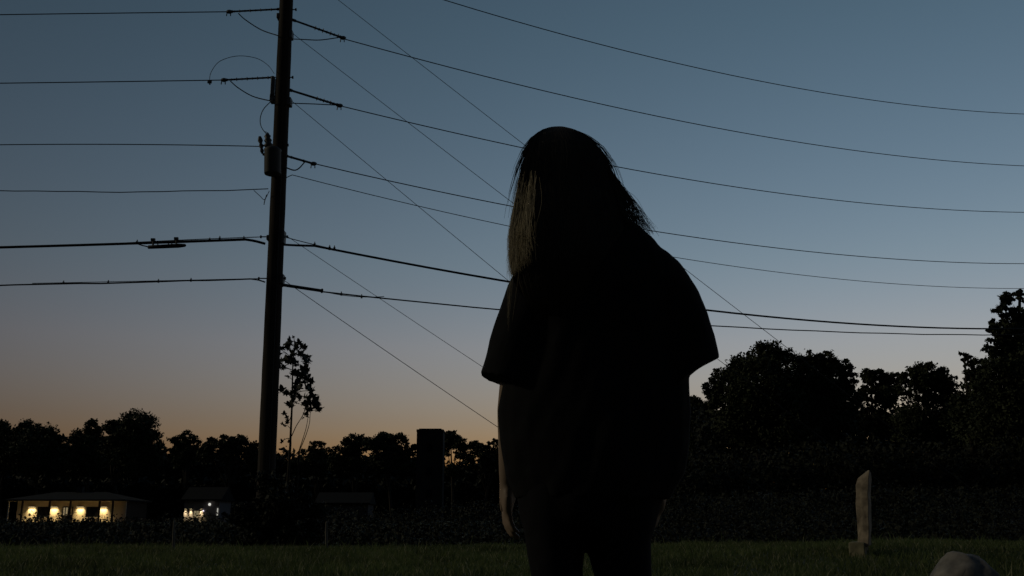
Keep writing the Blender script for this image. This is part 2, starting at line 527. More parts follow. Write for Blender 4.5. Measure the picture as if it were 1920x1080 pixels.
def house_lit():
    Y = 140.0
    s = mpp(120, 955, Y)
    X = lambda px: at(px, 955, Y).x
    Z = lambda py: at(120, py, Y).z
    g = gz(X(130), Y) - .1
    root = tag(empty('house', (X(130), Y, g)), 'long low house with four glowing wall patches under its eaves', 'house')
    top = Z(940)
    # wall, with window openings left between pieces
    wins = [(70, 91.5), (161.5, 184)]
    wz0, wz1 = Z(969.3), Z(950)
    mb = MB(); x = 32
    for (a, b) in wins + [(236, None)]:
        mb.box((X(x), Y, g), (X(a), Y + .2, top))
        if b:
            mb.box((X(a), Y, g), (X(b), Y + .2, wz0)); mb.box((X(a), Y, wz1), (X(b), Y + .2, top)); x = b
    mb.build('wall', M['wall'], root)
    MB().box((X(32), Y + .2, g), (X(32) + .2, Y + 8, top)).build('side_wall', M['brown'], root)  # side walls darker than the front: their shade is put into colour
    MB().box((X(236) - .2, Y + .2, g), (X(236), Y + 8, top)).build('side_wall', M['brown'], root)
    for (a, b) in wins:
        w = MB()
        for (u0, u1, v0, v1) in ((a, b, wz1 - .08, wz1), (a, a + 1.1, wz0, wz1 - .08), (b - 1.1, b, wz0, wz1 - .08)):
            w.box((X(u0), Y + .03, v0), (X(u1), Y + .11, v1))
        wo = w.build('window', M['brown'], root)
        n = 3
        for k in range(n):
            xa = X(a + 1.1 + (b - a - 2.2) * k / n) + .02; xb = X(a + 1.1 + (b - a - 2.2) * (k + 1) / n) - .02
            MB().box((xa, Y + .06, wz0 + .03), (xb, Y + .08, wz1 - .1)).build('pane', M['glass'], wo)
        MB().box((X(a) - .05, Y - .12, wz0 - .10), (X(b) + .05, Y + .03, wz0)).build('sill', M['trim'], wo)
    # door with two lit lights
    d0, d1 = 117.5, 137.5
    do = MB().box((X(d0), Y - .06, g), (X(d1), Y - .004, Z(950))).build('door', M['brown'], root)
    for (a, b) in ((119.5, 122.2), (124, 127.5)):
        MB().box((X(a), Y - .075, Z(966)), (X(b), Y - .062, Z(951.5))).build('pane', M['warmglass'], do)
    MB().box((X(131), Y - .075, Z(968)), (X(135.5), Y - .062, Z(951.5))).build('panel', M['wall'], do)
    # roof: hipped, with a deep eave over the porch
    x0, x1, y0, y1 = X(18), X(242), Y - 1.75, Y + 8.6
    zr = Z(921); e = top + .02
    r1, r2 = x0 + 4.5, x1 - 4.5; ym = (y0 + y1) / 2
    mb = MB()
    mb.add([(x0, y0, e), (x1, y0, e), (x1, y1, e), (x0, y1, e), (x0, y0, e + .18), (x1, y0, e + .18), (x1, y1, e + .18), (x0, y1, e + .18), (r1, ym, zr), (r2, ym, zr)],
           [(0, 3, 2, 1), (0, 1, 5, 4), (1, 2, 6, 5), (2, 3, 7, 6), (3, 0, 4, 7), (4, 5, 9, 8), (6, 7, 8, 9), (5, 6, 9), (7, 4, 8)])
    ro = mb.build('roof', M['roof'], root)
    MB().box((r1 + 3, ym - .4, zr - .6), (r1 + 3.8, ym + .4, zr + .7)).build('chimney', M['concrete'], ro)
    for px in (51, 101.5, 140.3, 194.2, 219):
        MB().box((X(px) - .11, Y - 1.60, g), (X(px) + .11, Y - 1.40, top + .002)).build('post', M['brown'], root)
    MB().box((X(22) - .07, Y - 1.0, g), (X(22) + .07, Y - .86, top + .002)).build('downspout', M['trim'], root)
    MB().box((X(28), Y - 1.7, g - .5), (X(238), Y - .01, g + .12)).build('porch_floor', M['paving'], root)
    MB().box((X(20), Y - 1.70, top + .004), (X(240), Y - .02, top + .017)).build('bounce_panel', M['wall'], root)  # cream panel added under the eave to bounce light onto the wall
    for (a, b) in ((51.5, 69), (93, 111), (142, 160.2), (185, 203)):
        w = X(b) - X(a); xc = (X(a) + X(b)) / 2; z = Z(950.5)
        lo = MB().box((xc - w * .36, Y - .30, z), (xc + w * .36, Y - .004, z + .10)).build('wall_lamp', M['brown'], root)
        MB().box((xc - w * .34, Y - .28, z - .02), (xc + w * .34, Y - .03, z - .002)).build('lens', M['warmlens'], lo)
        area_lamp('lamp_light', (xc, Y - .20, z - .03), w * .70, .14, 0.75, (1.0, 0.76, 0.36), lo, 90)


def house_dim():
    Y = 150.0
    X = lambda px: at(px, 955, Y).x
    Z = lambda py: at(380, py, Y).z
    g = gz(X(378), Y) - .1
    root = tag(empty('cottage', (X(378), Y, g)), 'small grey cottage with three thin light cones and a white globe lamp', 'cottage')
    top = Z(938.5)
    MB().box((X(345), Y, g), (X(411), Y + .2, top)).box((X(345), Y + .2, g), (X(345) + .2, Y + 6, top)).box((X(411) - .2, Y + .2, g), (X(411), Y + 6, top)).build('wall', M['wall2'], root)
    x0, x1, y0, y1, e = X(340), X(416), Y - .55, Y + 6.5, top + .004
    ym = (y0 + y1) / 2; zr = Z(912)
    mb = MB()
    mb.add([(x0, y0, e), (x1, y0, e), (x1, y1, e), (x0, y1, e), (x0, y0, e + .16), (x1, y0, e + .16), (x1, y1, e + .16), (x0, y1, e + .16), (x0, ym, zr), (x1, ym, zr)],
           [(0, 3, 2, 1), (0, 1, 5, 4), (1, 2, 6, 5), (2, 3, 7, 6), (3, 0, 4, 7), (4, 5, 9, 8), (6, 7, 8, 9), (5, 6, 9), (7, 4, 8)])
    mb.build('roof', M['roof'], root)
    for px, pw in ((348.3, .8), (358.3, .8), (377.8, 1.0)):
        z = Z(954.3)
        lo = MB().box((X(px) - .16, Y - .22, z), (X(px) + .16, Y - .004, z + .14)).build('wall_lamp', M['brown'], root)
        MB().box((X(px) - .14, Y - .2, z - .02), (X(px) + .14, Y - .03, z - .002)).build('lens', M['warmlens'], lo)
        area_lamp('lamp_light', (X(px), Y - .13, z - .03), .26, .10, .55 * pw, (1.0, 0.78, 0.42), lo, 55)
    # porch between the lamps
    wo = MB().box((X(363.5), Y - .05, Z(971.5)), (X(374), Y - .004, Z(957))).build('window', M['brown'], root)
    for k in range(2):
        a = 364.2 + k * 4.9
        MB().box((X(a), Y - .07, Z(970.8)), (X(a + 4.3), Y - .052, Z(957.8))).build('pane', M['warmglass'], wo)
    gl = MB().ellipsoid((X(393.6), Y - .32, Z(945.8)), (.2, .2, .2), 16, 10).build('globe_lamp', M['globe'], root, smooth=True)
    MB().tube([(X(393.6), Y - .14, Z(945.8)), (X(393.6), Y - .002, Z(945.8))], .06, 10).build('bracket', M['iron'], gl)
    tl = MB().tube([(X(408.6), Y - .14, Z(966.5)), (X(408.6), Y - .14, Z(952.8))], .085, 12).build('tube_lamp', M['tubeg'], root, smooth=True)
    MB().box((X(408.6) - .05, Y - .06, Z(967)), (X(408.6) + .05, Y - .002, Z(952))).build('bracket', M['iron'], tl)
    sl = MB().ellipsoid((X(382.2), Y - .2, Z(957.8)), (.11, .11, .11), 12, 8).build('spot_lamp', M['led'], root, smooth=True)
    MB().box((X(382.2) - .05, Y - .11, Z(958.5)), (X(382.2) + .05, Y - .002, Z(957))).build('bracket', M['iron'], sl)


def shed():
    Y = 128.0
    X = lambda px: at(px, 955, Y).x
    Z = lambda py: at(640, py, Y).z
    g = gz(X(640), Y) - .1
    root = tag(empty('shed', (X(640), Y, g)), 'dim grey shed barely visible between the pole and the figure', 'shed')
    top = Z(945)
    MB().box((X(594), Y, g), (X(690), Y + 5, top)).build('wall', M['dimwall'], root)
    e = top + .004
    x0, x1, y0, y1 = X(590), X(694), Y - .4, Y + 5.4; ym = Y + 2.5; zr = Z(922)
    MB().add([(x0, y0, e), (x1, y0, e), (x1, y1, e), (x0, y1, e), (x0, y0, e + .14), (x1, y0, e + .14), (x1, y1, e + .14), (x0, y1, e + .14), (x0, ym, zr), (x1, ym, zr)],
             [(0, 3, 2, 1), (0, 1, 5, 4), (1, 2, 6, 5), (2, 3, 7, 6), (3, 0, 4, 7), (4, 5, 9, 8), (6, 7, 8, 9), (5, 6, 9), (7, 4, 8)]).build('roof', M['roof'], root)
    do = MB().box((X(630), Y - .05, g), (X(646), Y - .004, Z(952))).build('door', M['brown'], root)
    MB().box((X(643) - .05, Y - .1, Z(968)), (X(643) + .05, Y - .055, Z(967))).build('handle', M['iron'], do)


house_lit(); house_dim(); shed()

# ------------------------------------------------------------------ utility pole
PY = 22.0
pA, pB = at(537, 0, PY), at(501, 850, PY)
PDIR = (pA - pB).normalized()


def pole_pt(z):
    return pB + PDIR * ((z - pB.z) / PDIR.z)


pbase = pole_pt(gz(pB.x, PY) - .3)
ptop = pole_pt(at(540, -150, PY).z)
pole = tag(empty('utility_pole', (pbase.x, pbase.y, gz(pB.x, PY))), 'tall dark wooden utility pole carrying wires, insulators and a transformer', 'utility pole')


def prad(z):
    zb, zt = pB.z, pA.z
    rb, rt = 16.5 * mpp(501, 850, PY), 12.6 * mpp(537, 0, PY)
    return rb + (rt - rb) * (z - zb) / (zt - zb)


zs = np.linspace(pbase.z, ptop.z, 30)
MB().tube([pole_pt(z) for z in zs], [prad(z) * (1 + .012 * math.sin(z * 5.1) + .01 * math.sin(z * 13)) for z in zs], 24).build('shaft', M['pole'], pole, smooth=True)


def insulator(p, q, outer_sheds=(0.15, .85), n=7, r=.028, sr=.055, name='insulator'):
    p, q = Vector(p), Vector(q)
    o = MB().tube([p, p.lerp(q, .06), p.lerp(q, .08), p.lerp(q, .92), p.lerp(q, .94), q], [r * 1.5, r * 1.5, r, r, r * 1.6, r * 1.2], 10).build(name, M['poly'], pole, smooth=True)
    d = (q - p).normalized()
    for k in range(n):
        c = p.lerp(q, outer_sheds[0] + (outer_sheds[1] - outer_sheds[0]) * k / (n - 1))
        big = 1.0 if k % 2 == 0 else .7
        MB().tube([c - d * .012, c, c + d * .016], [r, sr * big, r], 12).build('shed', M['poly'], o)
    MB().ellipsoid(q, (.08, .045, .05), 10, 8).build('clamp', M['iron'], o)
    for ex in (-.05, .03):
        MB().tube([q + Vector((ex, 0, -.01)), q + Vector((ex * 1.2, 0, -.11))], .012, 6).build('bolt', M['iron'], o)
    return o


def through_bolt(px, py, w=26):
    c = at(px, py, PY)
    a, b = c + Vector((-w * mpp(px, py, PY), 0, 0)), c + Vector((w * mpp(px, py, PY), 0, 0))
    o = MB().tube([a, b], .014, 8).build('through_bolt', M['iron'], pole)
    MB().tube([a, a + Vector((.03, 0, 0))], .035, 6).build('nut', M['iron'], o)
    MB().tube([b - Vector((.03, 0, 0)), b], .035, 6).build('nut', M['iron'], o)


through_bolt(540, 18, 16); through_bolt(530, 145, 20); through_bolt(521, 272, 20); through_bolt(514, 444, 26); through_bolt(510, 522, 26)


# right-hand wires recede: line X = X0 + K (Y - PY)
X0 = pole_pt(8).x
K = 1.85


def ry(px, py):
    d = ray(px, py); q = d.x / d.y
    return (X0 - PY * K) / (q - K)


def rpt(px, py):
    return at(px, py, ry(px, py))


insulator(at(526, 17, PY), at(430, 22, PY), (.18, .9), 8, .022, .04)
insulator(at(514, 145, PY), at(420, 150, PY), (.12, .85), 8, .022, .045)
insulator(rpt(548, 37), rpt(643, 71), (.45, .9), 7, .024, .06)
insulator(rpt(541, 168), rpt(637, 198), (.55, .88), 6, .026, .055)
insulator(rpt(536, 292), rpt(588, 307), (.2, .85), 4, .026, .04)


def jumper(pts, r=.011):
    return MB().tube(catmull(pts, 8), r, 6).build('jumper_wire', M['wire'], pole)


F_ = PY - .22    # in front of the pole face
jumper([at(447, 25, PY), at(460, 37, PY), at(490, 56, PY), at(522, 67, F_)], .013)
jumper([at(432, 152, PY), at(447, 165, PY), at(475, 181, PY), at(511, 190, F_)], .013)
jumper([at(393, 150, PY), at(396, 135, PY), at(412, 115, PY), at(445, 105, PY), at(480, 109, PY), at(502, 122, PY), at(514, 138, F_)], .007)
jumper([rpt(637, 70), rpt(600, 75), rpt(570, 74), at(547, 73, F_)], .012)
jumper([rpt(628, 197), rpt(590, 195), rpt(560, 194), at(541, 193, F_)], .012)
jumper([at(508, 190, F_), at(494, 205, F_), at(488, 222, F_), at(490, 238, F_), at(500, 252, F_)], .010)
jumper([rpt(572, 303), rpt(560, 316), rpt(550, 319), at(534, 313, F_)], .016)
jumper([at(476, 357, PY), at(488, 368, PY), at(496, 374, PY), at(505, 358, F_)], .008)
jumper([at(500, 365, PY), at(496, 378, PY), at(495, 384, PY)], .010)
jumper([at(495, 246, F_ + .05), at(500, 248, F_), at(504, 250, F_ + .1)], .008)

# standoff brackets on the shaft
for (px, py, w, h) in ((546, 66, 4, 10), (523, 32, 4, 6), (511, 186, 5, 9), (542, 192, 6, 10), (512, 165, 4, 26), (530, 446, 6, 16), (527, 524, 7, 12), (505, 447, 5, 6)):
    c = at(px, py, PY); s = mpp(px, py, PY) * .78
    MB().box((c.x - w * s, PY - .10, c.z - h * s), (c.x + w * s, PY + .10, c.z + h * s)).build('bracket', M['iron'], pole, bevel=.01)

# transformer
tY = PY - .33
tc0, tc1 = at(511, 327, tY), at(511.5, 281, tY)
tr_ = 15.5 * mpp(511, 300, tY)
tank = MB().tube([tc0, tc0 + Vector((0, 0, .03)), tc1 - Vector((0, 0, .04)), tc1, tc1 + Vector((0, 0, .05))], [tr_ * .95, tr_, tr_, tr_ * 1.06, tr_ * .75], 24).build('transformer', M['tank'], pole, smooth=True)
b0 = at(504, 277, tY); b1 = at(501, 250, tY)
MB().tube([b0, b0.lerp(b1, .2), b0.lerp(b1, .35), b0.lerp(b1, .5), b0.lerp(b1, .65), b0.lerp(b1, .8), b1], [.075, .10, .06, .09, .055, .075, .025], 12).build('bushing', M['poly'], tank, smooth=True)
a0, a1 = at(492, 288, tY), at(487, 256, tY)
MB().tube([a0, a0.lerp(a1, .15), a0.lerp(a1, .3), a0.lerp(a1, .45), a0.lerp(a1, .6), a0.lerp(a1, .75), a0.lerp(a1, .9), a1], [.02, .045, .03, .055, .03, .06, .045, .03], 12).build('fuse_cutout', M['poly'], pole, smooth=True)
MB().tube([at(490, 273, tY), at(503, 273, tY)], .025, 8).build('cutout_arm', M['iron'], pole)
MB().tube([at(493, 289, tY), at(499, 291, tY)], .03, 8).build('lug', M['iron'], tank)
MB().box((at(520, 300, PY).x - .07, tY + tr_ - .03, tc0.z + .1), (at(520, 300, PY).x + .07, PY - .14, tc0.z + .2)).build('hanger', M['iron'], tank)
MB().box((at(520, 300, PY).x - .07, tY + tr_ - .03, tc1.z - .2), (at(520, 300, PY).x + .07, PY - .14, tc1.z - .1)).build('hanger', M['iron'], tank)
# ground wire down the shaft
MB().tube([pole_pt(z) + Vector((prad(z) * .5, -prad(z) * .9, 0)) for z in np.linspace(pbase.z + .3, pole_pt(9).z, 12)], .008, 5).build('ground_wire', M['wire'], pole)


# ------------------------------------------------------------------ wires
def fit_wire(name, label, cat, pts, xend, r, mt, group=None, head=None, wob=0.0):
    """a sagging wire: parabola through the measured points, carried on out of the picture to xend"""
    P = np.array([list(p) for p in pts])
    cz = np.polyfit(P[:, 0], P[:, 2], 2); cy = np.polyfit(P[:, 0], P[:, 1], 1)
    x = np.linspace(P[0, 0], xend, 60)
    z = np.polyval(cz, x)
    z += (P[0, 2] - z[0]) * np.exp(-np.abs(x - x[0]) / 2.0)
    if wob:
        z += wob * (np.sin(x * 2.3) + .6 * np.sin(x * 5.1 + 1)) * np.clip(np.abs(x - x[0]), 0, 1)
    line = [Vector((a, b, c)) for a, b, c in zip(x, np.polyval(cy, x), z)]
    if head: line = catmull(head, 6)[:-1] + line
    o = MB().tube(line, r, 6).build(name, M[mt], None, smooth=True)
    return tag(o, label, cat, group)


PL = 'power lines'
fit_wire('power_line', 'highest power line crossing the top right corner of the sky', 'power line', [rpt(640, -63), rpt(830, 0), rpt(1010, 54), rpt(1200, 104), rpt(1500, 165), rpt(1700, 194), rpt(1920, 215)], 45, .012, 'wire', PL)
fit_wire('power_line', 'power line running right from the topmost right insulator', 'power line', [rpt(645, 73), rpt(770, 105), rpt(960, 155), rpt(1250, 222), rpt(1550, 275), rpt(1720, 296), rpt(1920, 311)], 45, .012, 'wire', PL)
fit_wire('power_line', 'power line passing behind the head from the second right insulator', 'power line', [rpt(640, 199), rpt(760, 226), rpt(985, 276), rpt(1150, 313), rpt(1350, 346), rpt(1600, 379), rpt(1920, 398)], 45, .012, 'wire', PL)
fit_wire('power_line', 'power line from the short insulator beside the transformer', 'power line', [rpt(590, 307), rpt(720, 338), rpt(960, 388), rpt(1235, 435), rpt(1500, 470), rpt(1700, 486), rpt(1920, 495)], 45, .012, 'wire', PL)
fit_wire('power_line', 'thin power line leaving the pole just below the transformer', 'power line', [rpt(548, 328), rpt(720, 370), rpt(950, 425), rpt(1285, 487), rpt(1550, 520), rpt(1700, 532), rpt(1900, 542)], 45, .010, 'wire', PL, head=[at(534, 335, PY), rpt(541, 331), rpt(548, 328)])
fit_wire('power_line', 'topmost power line running left out of the picture', 'power line', [at(432, 22, PY), at(300, 23.5, PY), at(150, 25.5, PY), at(0, 27.5, PY)], -34, .012, 'wire', PL)
fit_wire('power_line', 'left power line with a thin wire loop above its end', 'power line', [at(425, 150, PY), at(300, 152, PY), at(150, 154, PY), at(0, 156, PY)], -34, .012, 'wire', PL)
fit_wire('power_line', 'left power line ending at the fuse beside the transformer', 'power line', [at(488, 273, PY - .2), at(300, 273, PY), at(150, 271.5, PY), at(0, 270, PY)], -34, .011, 'wire', PL)
fit_wire('power_line', 'lowest left power line ending below the transformer', 'power line', [at(503, 354, PY), at(475, 356, PY), at(300, 359.5, PY), at(150, 359.5, PY), at(0, 357, PY)], -34, .011, 'wire', PL, wob=.008)
cl = tag(MB().box(tuple(at(393, 154, PY) + Vector((-.05, -.02, -.03))), tuple(at(393, 154, PY) + Vector((.05, .02, .05)))).tube([at(393, 152, PY), at(393.5, 159, PY)], .02, 6).build('wire_clamp', M['iron'], None, bevel=.008), 'small clamp holding the thin loop on the second left power line', 'clamp')

TC = 'telephone cables'
c1 = fit_wire('telephone_cable', 'thick telephone cable running left, bearing the hanging splice case', 'cable', [at(460, 449, PY), at(380, 452, PY), at(280, 456, PY), at(150, 459, PY), at(0, 464, PY)], -34, .030, 'cable', TC, head=[at(497, 457, PY), at(478, 452, PY), at(460, 449, PY)])
fit_wire('messenger_strand', 'thin steel strand above the thick left telephone cable', 'cable', [at(497, 444, PY), at(400, 447.5, PY), at(300, 452, PY), at(250, 454.5, PY)], at(215, 457, PY).x, .010, 'wire')
c2 = fit_wire('telephone_cable', 'lower left telephone cable with small dark clips', 'cable', [at(470, 523, PY), at(358, 526, PY), at(200, 531, PY), at(0, 534.5, PY)], -34, .017, 'cable', TC, head=[at(497, 529, PY), at(484, 525, PY), at(470, 523, PY)], wob=.006)
fit_wire('messenger_strand', 'thin steel strand above the lower left telephone cable', 'cable', [at(492, 522, PY), at(400, 524, PY), at(250, 527.5, PY), at(120, 530, PY)], at(60, 533, PY).x, .008, 'wire')
c3 = fit_wire('telephone_cable', 'thick telephone cable running right behind the figure', 'cable', [rpt(590, 461), rpt(700, 481), rpt(950, 527), rpt(1320, 583), rpt(1600, 605), rpt(1850, 617)], 45, .027, 'cable', TC, head=[at(518, 458, PY), rpt(555, 460), rpt(590, 461)])
fit_wire('messenger_strand', 'thin steel strand above the thick right telephone cable', 'cable', [rpt(533, 444), rpt(560, 451), rpt(590, 459), rpt(618, 465)], rpt(640, 470).x, .010, 'wire')
c4 = fit_wire('telephone_cable', 'lowest right telephone cable, thinner than the one above', 'cable', [rpt(605, 547), rpt(700, 559), rpt(930, 580), rpt(1335, 611), rpt(1600, 623), rpt(1850, 628)], 45, .017, 'cable', TC, head=[at(516, 534, PY), rpt(560, 540), rpt(605, 547)], wob=.006)
fit_wire('messenger_strand', 'thin strand dipping beside the lowest right telephone cable', 'cable', [rpt(600, 545), rpt(640, 553), rpt(664, 556), rpt(690, 557)], rpt(720, 560).x, .009, 'wire')
g0, g1 = rpt(529, 534), rpt(605, 545.5)
gd = tag(MB().tube([g0, g0.lerp(g1, .03), g0.lerp(g1, .04), g0.lerp(g1, .96), g0.lerp(g1, .97), g1], [.05, .05, .036, .036, .055, .05], 10).build('cable_guard', M['cable'], None, smooth=True), 'thick dark sleeve on the lowest right cable next to the pole', 'cable guard')


def clip(px, py, right, who, s=1.0):
    p = rpt(px, py) if right else at(px, py, PY)
    o = MB().box(tuple(p + Vector((-.022 * s, -.02, -.035 * s))), tuple(p + Vector((.022 * s, .02, .045 * s)))).tube([p + Vector((0, 0, .03 * s)), p + Vector((0, 0, .085 * s))], .012, 6).build('clip', M['iron'], who)
    return o


for px, py in ((393, 451), (412, 448), (457, 448), (257, 455)): clip(px, py, False, c1, .8)
for px, py in ((119, 531), (203, 530), (297, 528), (358, 526)): clip(px, py, False, c2, .7)
for px, py in ((590, 460), (618, 466), (627, 467)): clip(px, py, True, c3)
for px, py in ((640, 552), (678, 557)): clip(px, py, True, c4, .8)

# splice case under the left cable
sY = PY - .02
s0, s1 = at(277, 463.5, sY), at(349, 460, sY)
sp = tag(empty('splice_case', s0.lerp(s1, .5)), 'dark splice case hanging under the thick left cable', 'splice case')
MB().tube([s0, s0.lerp(s1, .02), s0.lerp(s1, .3), s0.lerp(s1, .8), s0.lerp(s1, .97), s1], [.02, .042, .045, .05, .035, .012], 12).build('body', M['cable'], sp, smooth=True)
for px, pa, pb in ((287, 450, 463), (330.5, 448, 462)):
    MB().tube([at(px, pa, sY), at(px, pb, sY)], .022, 8).build('hanger', M['iron'], sp)
    MB().box(tuple(at(px, pa, sY) + Vector((-.045, -.03, -.02))), tuple(at(px, pa, sY) + Vector((.045, .03, .035)))).build('hanger_clamp', M['iron'], sp)
for px in (296, 316, 322):
    MB().tube([at(px, 461, sY), at(px, 456.5, sY)], .014, 6).build('valve', M['iron'], sp)
MB().tube(catmull([at(256, 456.5, sY), at(266, 460, sY), at(279, 463, sY)], 6), .014, 6).build('tail_cable', M['cable'], sp)

# guy wires down to the right, anchored in the ground
GU = 'guy wires'


def guy(label, pts, r=.0065):
    a, b = pts
    pa = at(a[0], a[1], PY)
    pb = at(b[0], b[1], PY + .6)
    d = pb - pa
    end = pa + d * ((gz(pb.x, PY) - .05 - pa.z) / d.z)
    n = 14
    line = [pa.lerp(end, i / n) - Vector((0, 0, .10 * 4 * (i / n) * (1 - i / n) * .5)) for i in range(n + 1)]
    root = tag(empty('guy_wire', (end.x, end.y, gz(end.x, end.y))), label, 'guy wire', GU)
    MB().tube(line, r, 6).build('strand', M['wire'], root, smooth=True)
    MB().tube([end - d.normalized() * .9, end], .014, 6).build('anchor_rod', M['iron'], root)


guy('topmost guy wire, slanting from the upper picture edge toward the right trees', ((545, -70), (1295, 509)))
guy('guy wire slanting from the top right bracket on the pole', ((549, 63), (960, 376)))
guy('guy wire slanting from the pole below the second right insulator', ((543, 186), (950, 520)))
guy('guy wire slanting from the upper telephone cable bracket', ((531, 438), (905, 684)), .006)
guy('lowest guy wire, slanting from the lower telephone cable bracket', ((526, 521), (925, 791)), .0075)


# ------------------------------------------------------------------ shrub at the pole's foot
def shrub():
    Y = 20.6
    bl = [(505, 905, 24), (488, 940, 34), (530, 925, 30), (560, 945, 30), (450, 965, 26), (515, 975, 44), (590, 975, 28), (475, 1000, 36), (555, 1000, 36)]
    blobs = [(at(a, b, Y + random.uniform(-.15, .15)), q * mpp(a, b, Y)) for a, b, q in bl]
    c = at(515, 985, Y); g = gz(c.x, Y)
    root = tag(empty('shrub', (c.x, Y, g)), 'black leafy shrub hiding the foot of the utility pole', 'shrub')
    pts = crown_points(blobs, 9000, clump=.42, per=40, fill=.4)
    v, f = leaf_mesh(pts, .075 * np.clip(rng.lognormal(0, .35, len(pts)), .4, 2))
    mesh_np('foliage', v, f, M['leaf2'], root)
    mb = MB()
    for p, q in blobs:
        mb.tube([Vector((c.x + random.gauss(0, .06), Y, g - .03)), Vector((c.x, Y, g)).lerp(p, .5) + Vector((random.gauss(0, .04), 0, .05)), p], [.02, .014, .006], 5)
    mb.build('stem', M['bark'], root)


shrub()


# ------------------------------------------------------------------ sapling by the pole
def sapling():
    Y = 22.6
    Zp = lambda zx, zy, dy=0: at(400 + zx / 3.6, 600 + zy / 3.6, Y + dy)
    foot = Zp(512, 960); g = gz(foot.x, Y)
    root = tag(empty('sapling', (foot.x, Y, g)), 'slender leafy sapling with big lobed leaves beside the utility pole', 'sapling')
    stem = catmull([Vector((foot.x - .05, Y, g - .05)), Zp(515, 920), Zp(521, 800), Zp(530, 600), Zp(534, 430), Zp(537, 300), Zp(548, 200), Zp(545, 125)], 6)
    MB().tube(stem, [.030 * (1 - .85 * i / (len(stem) - 1)) + .003 for i in range(len(stem))], 7).build('stem', M['bark'], root, smooth=True)
    brs = [[(528, 785), (560, 715), (600, 650), (640, 565), (690, 545)], [(575, 890), (605, 800), (628, 720), (640, 640), (640, 560)], [(582, 880), (620, 790), (648, 700), (655, 630), (680, 570)],
           [(531, 560), (560, 515), (610, 520)], [(531, 540), (510, 505), (460, 480)], [(534, 470), (560, 420), (640, 370)], [(536, 350), (590, 330), (640, 280)], [(536, 340), (490, 320), (445, 300)],
           [(540, 280), (500, 230), (455, 200)], [(545, 240), (580, 200), (600, 170)], [(541, 500), (600, 480), (655, 480)], [(530, 640), (505, 690), (480, 705)], [(524, 800), (495, 800), (478, 810)], [(540, 230), (515, 180), (520, 150)]]
    for b in brs:
        pts = catmull([Zp(x, y, random.uniform(-.1, .1) if i else 0) for i, (x, y) in enumerate(b)], 5)
        if b[0][1] > 870: pts = [Vector((foot.x + .25, Y, g)), pts[0].lerp(Vector((foot.x + .2, Y, g)), .5)] + pts
        MB().tube(pts, [.011 * (1 - .6 * i / len(pts)) for i in range(len(pts))], 5).build('branch', M['bark'], root, smooth=True)
    skel = list(stem)
    for b in brs: skel += catmull([Zp(x, y) for x, y in b], 5)
    # lobed leaf outline
    out = []
    lob = [(-90, .12), (-60, .42), (-35, .55), (-28, .32), (-5, .50), (12, .80), (25, .66), (38, .42), (60, .62), (75, .80), (90, 1.0)]
    for a, r_ in lob: out.append((r_ * math.cos(R(a)), r_ * math.sin(R(a))))
    full = out + [(-x, y) for x, y in out[-2:0:-1]]
    metas = []
    for s in range(4):
        me = bpy.data.meshes.new('leaf')
        vs_ = [(x * .62 * (1 + .1 * math.sin(3 * s + y * 4)), y * .62, -.10 * (x * x) - .12 * y * y * (.5 + .3 * s)) for x, y in full] + [(0, 0, 0)]
        n = len(full)
        me.from_pydata(vs_, [], [(k, (k + 1) % n, n) for k in range(n)])
        me.materials.append(M['leaf2'])
        metas.append(me)
    cl_ = [(538, 118, 1), (505, 158, 2), (582, 165, 2), (460, 190, 3), (452, 230, 3), (500, 185, 3), (522, 160, 2), (560, 195, 3), (598, 190, 2), (540, 235, 2), (592, 238, 3), (498, 262, 3), (470, 275, 3), (440, 300, 3), (458, 330, 2),
           (530, 280, 4), (560, 298, 4), (618, 275, 4), (642, 285, 3), (620, 305, 3), (600, 328, 2), (640, 262, 2), (520, 262, 3), (480, 335, 1), (530, 360, 2), (505, 395, 1), (560, 372, 3), (572, 402, 3), (565, 440, 4), (582, 462, 3), (600, 380, 2), (632, 358, 3), (640, 390, 3),
           (662, 412, 2), (612, 420, 2), (640, 460, 3), (652, 480, 3), (664, 500, 2), (560, 470, 3), (455, 478, 2), (482, 492, 2), (512, 505, 3), (530, 512, 2), (560, 503, 3), (590, 520, 3), (622, 525, 2), (512, 570, 3), (542, 558, 2), (556, 577, 1), (522, 586, 2),
           (690, 540, 4), (710, 560, 3), (692, 580, 4), (672, 560, 3), (700, 602, 2), (716, 608, 2), (640, 560, 2), (608, 575, 2), (622, 600, 2), (650, 612, 2), (630, 642, 2), (614, 662, 1), (490, 665, 3), (478, 708, 3), (502, 702, 2), (480, 808, 1), (520, 830, 1)]
    for (zx, zy, n) in cl_:
        tip = Zp(zx, zy)
        near = min(skel, key=lambda q: (q - tip).length + (0.6 if q.z > tip.z else 0))
        mid_ = near.lerp(tip, .55) + Vector((0, random.uniform(-.06, .06), .03))
        MB().tube([near, mid_, tip], [.007, .006, .004], 5).build('twig', M['bark'], root)
        for k in range(n + (1 if n > 1 else 0)):
            p = Zp(zx + random.gauss(0, 8), zy + random.gauss(0, 8), random.uniform(-.28, .28))
            o = bpy.data.objects.new('leaf', metas[random.randrange(4)])
            link(o, root)
            o.location = p
            o.rotation_euler = (random.uniform(.2, 2.2), random.uniform(-.7, .7), random.uniform(0, 6.28))
            s = random.uniform(.16, .25) * (.6 if zy > 640 or zy < 125 else 1)
            o.scale = (s, s, s)
            o.location = p


sapling()


